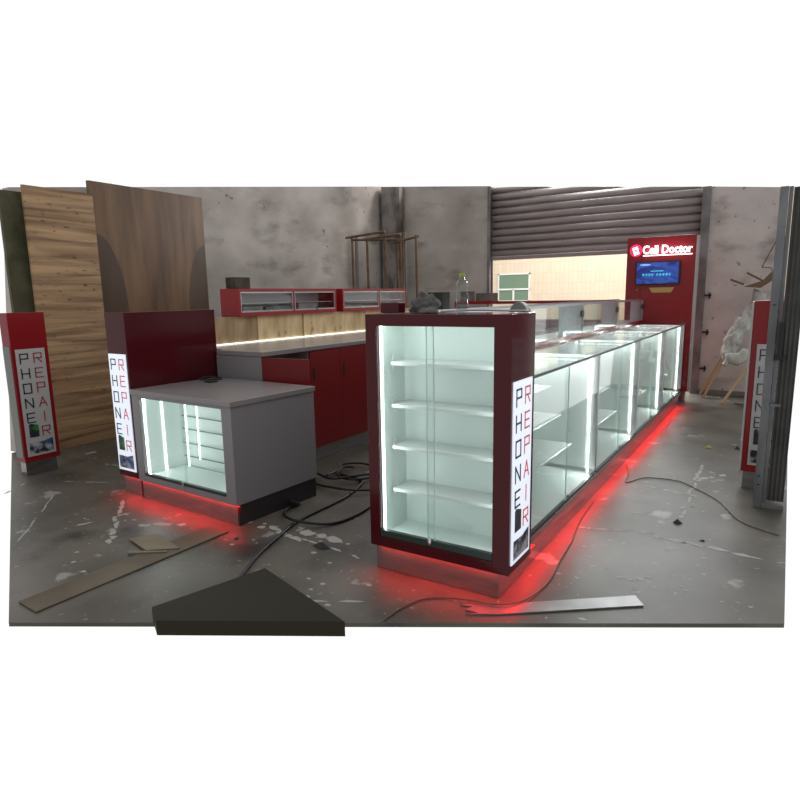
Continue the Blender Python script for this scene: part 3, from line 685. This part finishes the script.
for a, c, lb in (((-.91, 9.42, .02), (-.55, 9.50, .80), 'timber batten leaning nearest the shutter rail'), ((-.84, 9.20, .02), (-.50, 9.44, .85), 'timber batten leaning second from the shutter rail'), ((-.58, 8.72, .02), (-.28, 9.10, .56), 'timber batten under the plastic sheeting, frontmost')):
    d = Vector(c)-Vector(a); s = .013
    tag(obj('timber_batten', prism(BM(), [Vector(a)+Vector(q) for q in ((-s, 0, -s), (s, 0, -s), (s, 0, s), (-s, 0, s))], d), M_stick), lb, 'batten', 'battens by the back wall')
tag(obj('floor_stick', prism(BM(), [(-.45, 8.85, .003), (-.24, 8.70, .003), (-.23, 8.73, .003), (-.44, 8.88, .003)], (0, 0, .015)), M_rod), 'short dark stick lying on the floor by the battens', 'stick')
t = thing('upturned_stool', 'upturned brown stool resting on top of the plastic bundle', 'stool', (-.28, 9.3, 1.48))
obj('seat', prism(BM(), [(-.47, 9.15, 1.49), (-.28, 9.15, 1.47), (-.10, 9.15, 1.60), (-.10, 9.15, 1.66), (-.17, 9.15, 1.67), (-.26, 9.15, 1.56)], (0, .25, 0)), M_brown, t)
bm = BM(); tube(bm, [(-.47, 9.2, 1.52), (-.62, 9.15, 1.585)], .014, 6, False); obj('leg', bm, M_rod, t)
bm = BM(); tube(bm, [(-.26, 9.2, 1.56), (-.44, 9.15, 1.665)], .013, 6, False); obj('leg', bm, M_rod, t)
bm = BM(); tube(bm, [(-.115, 9.50, 2.16), (-.29, 9.5, 1.74)], .008, 6, False); tube(bm, [(-.29, 9.5, 1.74), (-.19, 9.5, 1.73)], .006, 6, False); tube(bm, [(-.19, 9.5, 1.73), (-.15, 9.42, 1.66)], .006, 6, False)
tag(obj('bent_wire', bm, M_rod), 'thin bent wire leaning on the back wall above the stool', 'wire')

# ------------------------------------------------------------ brown steel rod frame behind the red boxes
t = thing('rod_frame', 'tall open frame of thin rusty brown rods behind the red glass boxes', 'frame', (-5.0, 7.5, 0))
def rod(a, c, r=.017, nm='post'):
    bm = BM(); tube(bm, [a, c], r, 8, False); obj(nm, bm, M_rod, t)
ps = [(-5.413, 7.4, 2.32), (-5.113, 7.35, 2.27), (-4.845, 7.4, 2.37), (-4.83, 7.7, 2.24), (-4.579, 7.4, 2.32), (-4.333, 7.4, 2.27)]
for p in ps: rod((p[0]+.02, p[1], .001), p)
rod((-4.62, 7.62, .001), (-4.66, 7.62, 2.95), .010, 'long_rod')
rod((-5.50, 7.37, 2.30), (-4.82, 7.37, 2.345), nm='rail'); rod((-5.413, 7.43, 2.27), (-4.75, 7.70, 2.25), nm='rail')
rod((-5.16, 7.31, 2.25), (-4.56, 7.36, 2.29), nm='rail'); rod((-4.90, 7.72, 2.22), (-4.31, 7.43, 2.25), nm='rail')
for x_, lb in ((-5.5, 'pale grey pipe on the back wall left of the corner pillar'),):
    pass
bm = BM(); tube(bm, [(-6.2, 8.6, .001), (-6.2, 8.6, 2.45)], .03, 10, False); tag(obj('wall_pipe', bm, mat('grey_pipe', (.22, .20, .19), .6)), 'slim grey pipe on the left wall beside the rod frame', 'pipe')
bm = BM(); tube(bm, [(-5.70, 9.36, .001), (-5.70, 9.36, 2.55)], .035, 10, False); tag(obj('wall_pipe', bm, mat('pale_pipe', (.36, .34, .32), .5)), 'pale grey pipe standing against the corner pillar', 'pipe')
tag(obj('dark_box', box(-5.0, -4.72, 8.9, 9.15, .001, 1.50), mat('dark_green_grey', (.05, .06, .055), .6)), 'narrow dark box standing behind the rod frame near the pillar', 'box')

# ------------------------------------------------------------ things on top of the tall case
bm = BM(); bmesh.ops.create_icosphere(bm, subdivisions=4, radius=1)
from mathutils import noise
for v in bm.verts:
    p = v.co.copy(); n_ = noise.noise(p*2.3)*.35+noise.noise(p*6)*.16
    q = p*(1+n_); z_ = max(q.z, -.35)
    v.co = Vector((-1.562+q.x*.072, 2.75+q.y*.065, 1.366+(z_+.35)*.068))
tag(obj('crumpled_cloth', bm, M_cloth, None, 0, True), 'crumpled dark grey cloth heap on top of the tall case', 'cloth')
bm = BM(); bmesh.ops.create_icosphere(bm, subdivisions=3, radius=1)
for v in bm.verts:
    p = v.co.copy(); q = p*(1+noise.noise(p*3)*.3); z_ = max(q.z, -.2)
    v.co = Vector((-1.46+q.x*.055, 2.60+q.y*.03, 1.366+(z_+.2)*.022))
tag(obj('cloth_scrap', bm, M_cloth, None, 0, True), 'low dark cloth scrap between the heap and the bottle', 'cloth')
t = thing('water_bottle', 'clear plastic water bottle with yellow green cap on the tall case', 'bottle', (-1.36, 2.77, 1.366))
pr = [(.026, 0), (.032, .006), (.033, .03), (.030, .05), (.033, .07), (.031, .085), (.024, .10), (.027, .115), (.031, .13), (.026, .148), (.013, .162), (.012, .172)]
obj('body', lathe(BM(), pr, (-1.36, 2.77, 1.366)), M_bottle, t, 0, True)
obj('liquid', lathe(BM(), [(.024, .003), (.029, .01), (.029, .065), (.02, .066)], (-1.36, 2.77, 1.366)), glass('cloudy_water', (.80, .84, .84)), t, 0, True)
obj('cap', lathe(BM(), [(.015, .172), (.015, .186), (.012, .188)], (-1.36, 2.77, 1.366)), M_cap, t)
bm = BM(); P = []
for k in range(9):
    a = math.pi*k/8; P.append((-1.055-.045*math.cos(a), 2.74, 1.366+.048*math.sin(a)**1.3))
prism(bm, P, (0, .05, 0)); a_ = obj('dust_hood', bm, noisy('grey_green_plastic', (.16, .18, .165), (.24, .26, .245), 9, .5), None, .003)
tag(a_, 'small grey green arched hood on the right corner of the tall case', 'hood')
bm = BM(); tube(bm, [(-1.42, 2.66, 1.372), (-1.25, 2.66, 1.378), (-1.05, 2.70, 1.374), (-1.01, 2.76, 1.373)], .005, 6)
tag(obj('metal_rod', bm, M_alu), 'thin silver rod lying on top of the tall case', 'rod')
carton(-1.70, 2.66, 1.366, .11, .07, .052, 0, M_red_dark, 'small_red_box', 'small maroon box at the left corner of the tall case top', 'box')

# ------------------------------------------------------------ floor items
def flat(name, pts, h, m, label, cat, z=.002, bev=0):
    return tag(obj(name, prism(BM(), [(x, y, z) for x, y in pts], (0, 0, h)), m, None, bev), label, cat)
flat('dark_slab', [(-2.339, 1.567), (-2.22, 1.50), (-1.499, 1.913), (-2.178, 2.126)], .07, M_box_olive, 'large flat topped dark olive slab in the front, cut square', 'slab')
flat('hardboard_strip', [(-3.07, 1.34), (-2.89, 1.33), (-2.86, 2.50), (-3.04, 2.50)], .006, M_board, 'long brown hardboard strip on the floor before the low cabinet', 'board')
flat('card_offcut', [(-3.30, 2.10), (-3.05, 2.04), (-2.90, 2.16), (-3.20, 2.24)], .006, M_board_pale, 'square pale card offcut lying beside the hardboard strip', 'card', .009)
flat('wood_sliver', [(-3.13, 1.985), (-2.93, 2.10), (-2.925, 2.085), (-3.11, 1.96)], .006, M_board_pale, 'thin pale wood sliver below the card offcut', 'sliver', .009)
flat('metal_strip', [(-1.19, 2.40), (-1.13, 2.415), (-1.15, 2.375), (-1.08, 2.375), (-1.13, 2.335), (-1.0, 2.41), (-.446, 2.826), (-.50, 2.905), (-1.03, 2.50)], .006, M_silver, 'long dull silver strip lying in front of the tall case', 'strip')
def cable(pts, r, m, label, z=None):
    bm = BM(); tube(bm, [(x, y, r+.002+(zz if len(q) > 2 else 0)) for q in pts for x, y, zz in [(q[0], q[1], q[2] if len(q) > 2 else 0)]], r, 8)
    return tag(obj('power_cable', bm, m, None, 0, True), label, 'cable')
cable([(-2.23, 1.93), (-2.42, 2.30), (-2.52, 2.60), (-2.59, 2.87), (-2.60, 3.32), (-2.645, 3.56), (-2.70, 3.72), (-2.80, 3.80), (-2.99, 3.83)], .010, M_cable, 'black cable running from the crate towards the cabinet gap')
cable([(-2.80, 3.12), (-2.80, 2.97), (-2.68, 2.83, .02), (-2.53, 2.80, .022), (-2.37, 2.91), (-2.32, 3.11), (-2.36, 3.43), (-2.45, 3.6)], .010, M_cable, 'black cable looping out from under the low cabinet side')
cable([(-3.03, 3.70, .02), (-3.05, 3.86, .02), (-3.12, 4.02, .02), (-3.0, 4.13, .02), (-2.84, 4.08, .02), (-2.68, 3.86, .02), (-2.80, 3.70, .02), (-2.97, 3.76, .02), (-3.06, 3.95, .02), (-2.98, 4.0, .02)], .009, M_cable, 'coil of black cable lying behind the low cabinet')
cable([(-3.12, 3.60), (-2.95, 3.50, .01), (-2.80, 3.46, .024), (-2.62, 3.48, .026), (-2.50, 3.60, .012), (-2.40, 3.80), (-2.30, 3.90)], .009, M_cable, 'black cable crossing the aisle below the coil')
cable([(-3.10, 3.66, .04), (-2.90, 3.60, .04), (-2.78, 3.75, .04), (-2.60, 3.98, .04), (-2.45, 4.05, .04), (-2.3, 4.0, .04)], .009, M_cable, 'black cable lying over the coil towards the tall case')
cable([(-1.425, 2.10), (-1.415, 2.23), (-1.377, 2.35), (-1.30, 2.42), (-1.178, 2.445, .01), (-1.02, 2.48, .012), (-.935, 2.60, .006), (-.905, 2.85), (-.932, 3.11), (-.956, 3.42), (-1.006, 3.76), (-1.03, 4.2)], .0035, M_cable_b, 'thin brown cable along the red lit foot of the glass counters')
cable([(-1.03, 5.25), (-.964, 5.0), (-.93, 4.74), (-.86, 4.88), (-.792, 4.956), (-.60, 4.97), (-.496, 4.884), (-.286, 4.61), (-.132, 4.25), (.08, 4.10)], .0035, M_cable_b, 'thin brown cable curving over the floor to the steel gate')
pg = thing('plug_adapter', 'black plug adapter on the floor beside the low cabinet', 'plug', (-2.80, 3.05, 0))
obj('body', box(-2.84, -2.76, 3.03, 3.07, .022, .05), M_black, pg, .004); obj('pin', box(-2.76, -2.745, 3.045, 3.055, .03, .04), M_chrome, pg)
def scrap(x, y, r, h, m, label, name='floor_scrap', grp=None):
    bm = BM(); n = 7; ang = [6.283*k/n+random.uniform(-.2, .2) for k in range(n)]
    b0 = [bm.verts.new((x+r*math.cos(a)*random.uniform(.6, 1.2), y+r*math.sin(a)*random.uniform(.5, 1), .002)) for a in ang]
    tp = bm.verts.new((x, y, h))
    for k in range(n): bm.faces.new((b0[k], b0[(k+1) % n], tp))
    bm.faces.new(b0[::-1]); return tag(obj(name, bm, m), label, 'debris')
scrap(-2.20, 2.615, .055, .035, M_black, 'small dark triangular scrap in the aisle left of the tall case')
scrap(-.469, 4.035, .035, .03, M_black, 'small dark scrap on the open floor at the right')
scrap(-.493, 6.21, .04, .03, M_cap, 'small yellow green scrap on the floor near the right pillar')
scrap(-.268, 6.29, .035, .03, M_black, 'small dark scrap beside the right pillar')
scrap(-2.733, 2.449, .02, .012, M_black, 'tiny dark crumb by the front corner of the low cabinet')
scrap(-.30, 3.80, .02, .01, M_black, 'tiny dark crumb on the paint streak at the right')
scrap(-2.55, 3.72, .06, .04, mat('grey_crumple', (.3, .29, .28), .7), 'crumpled pale scrap among the cable loops')
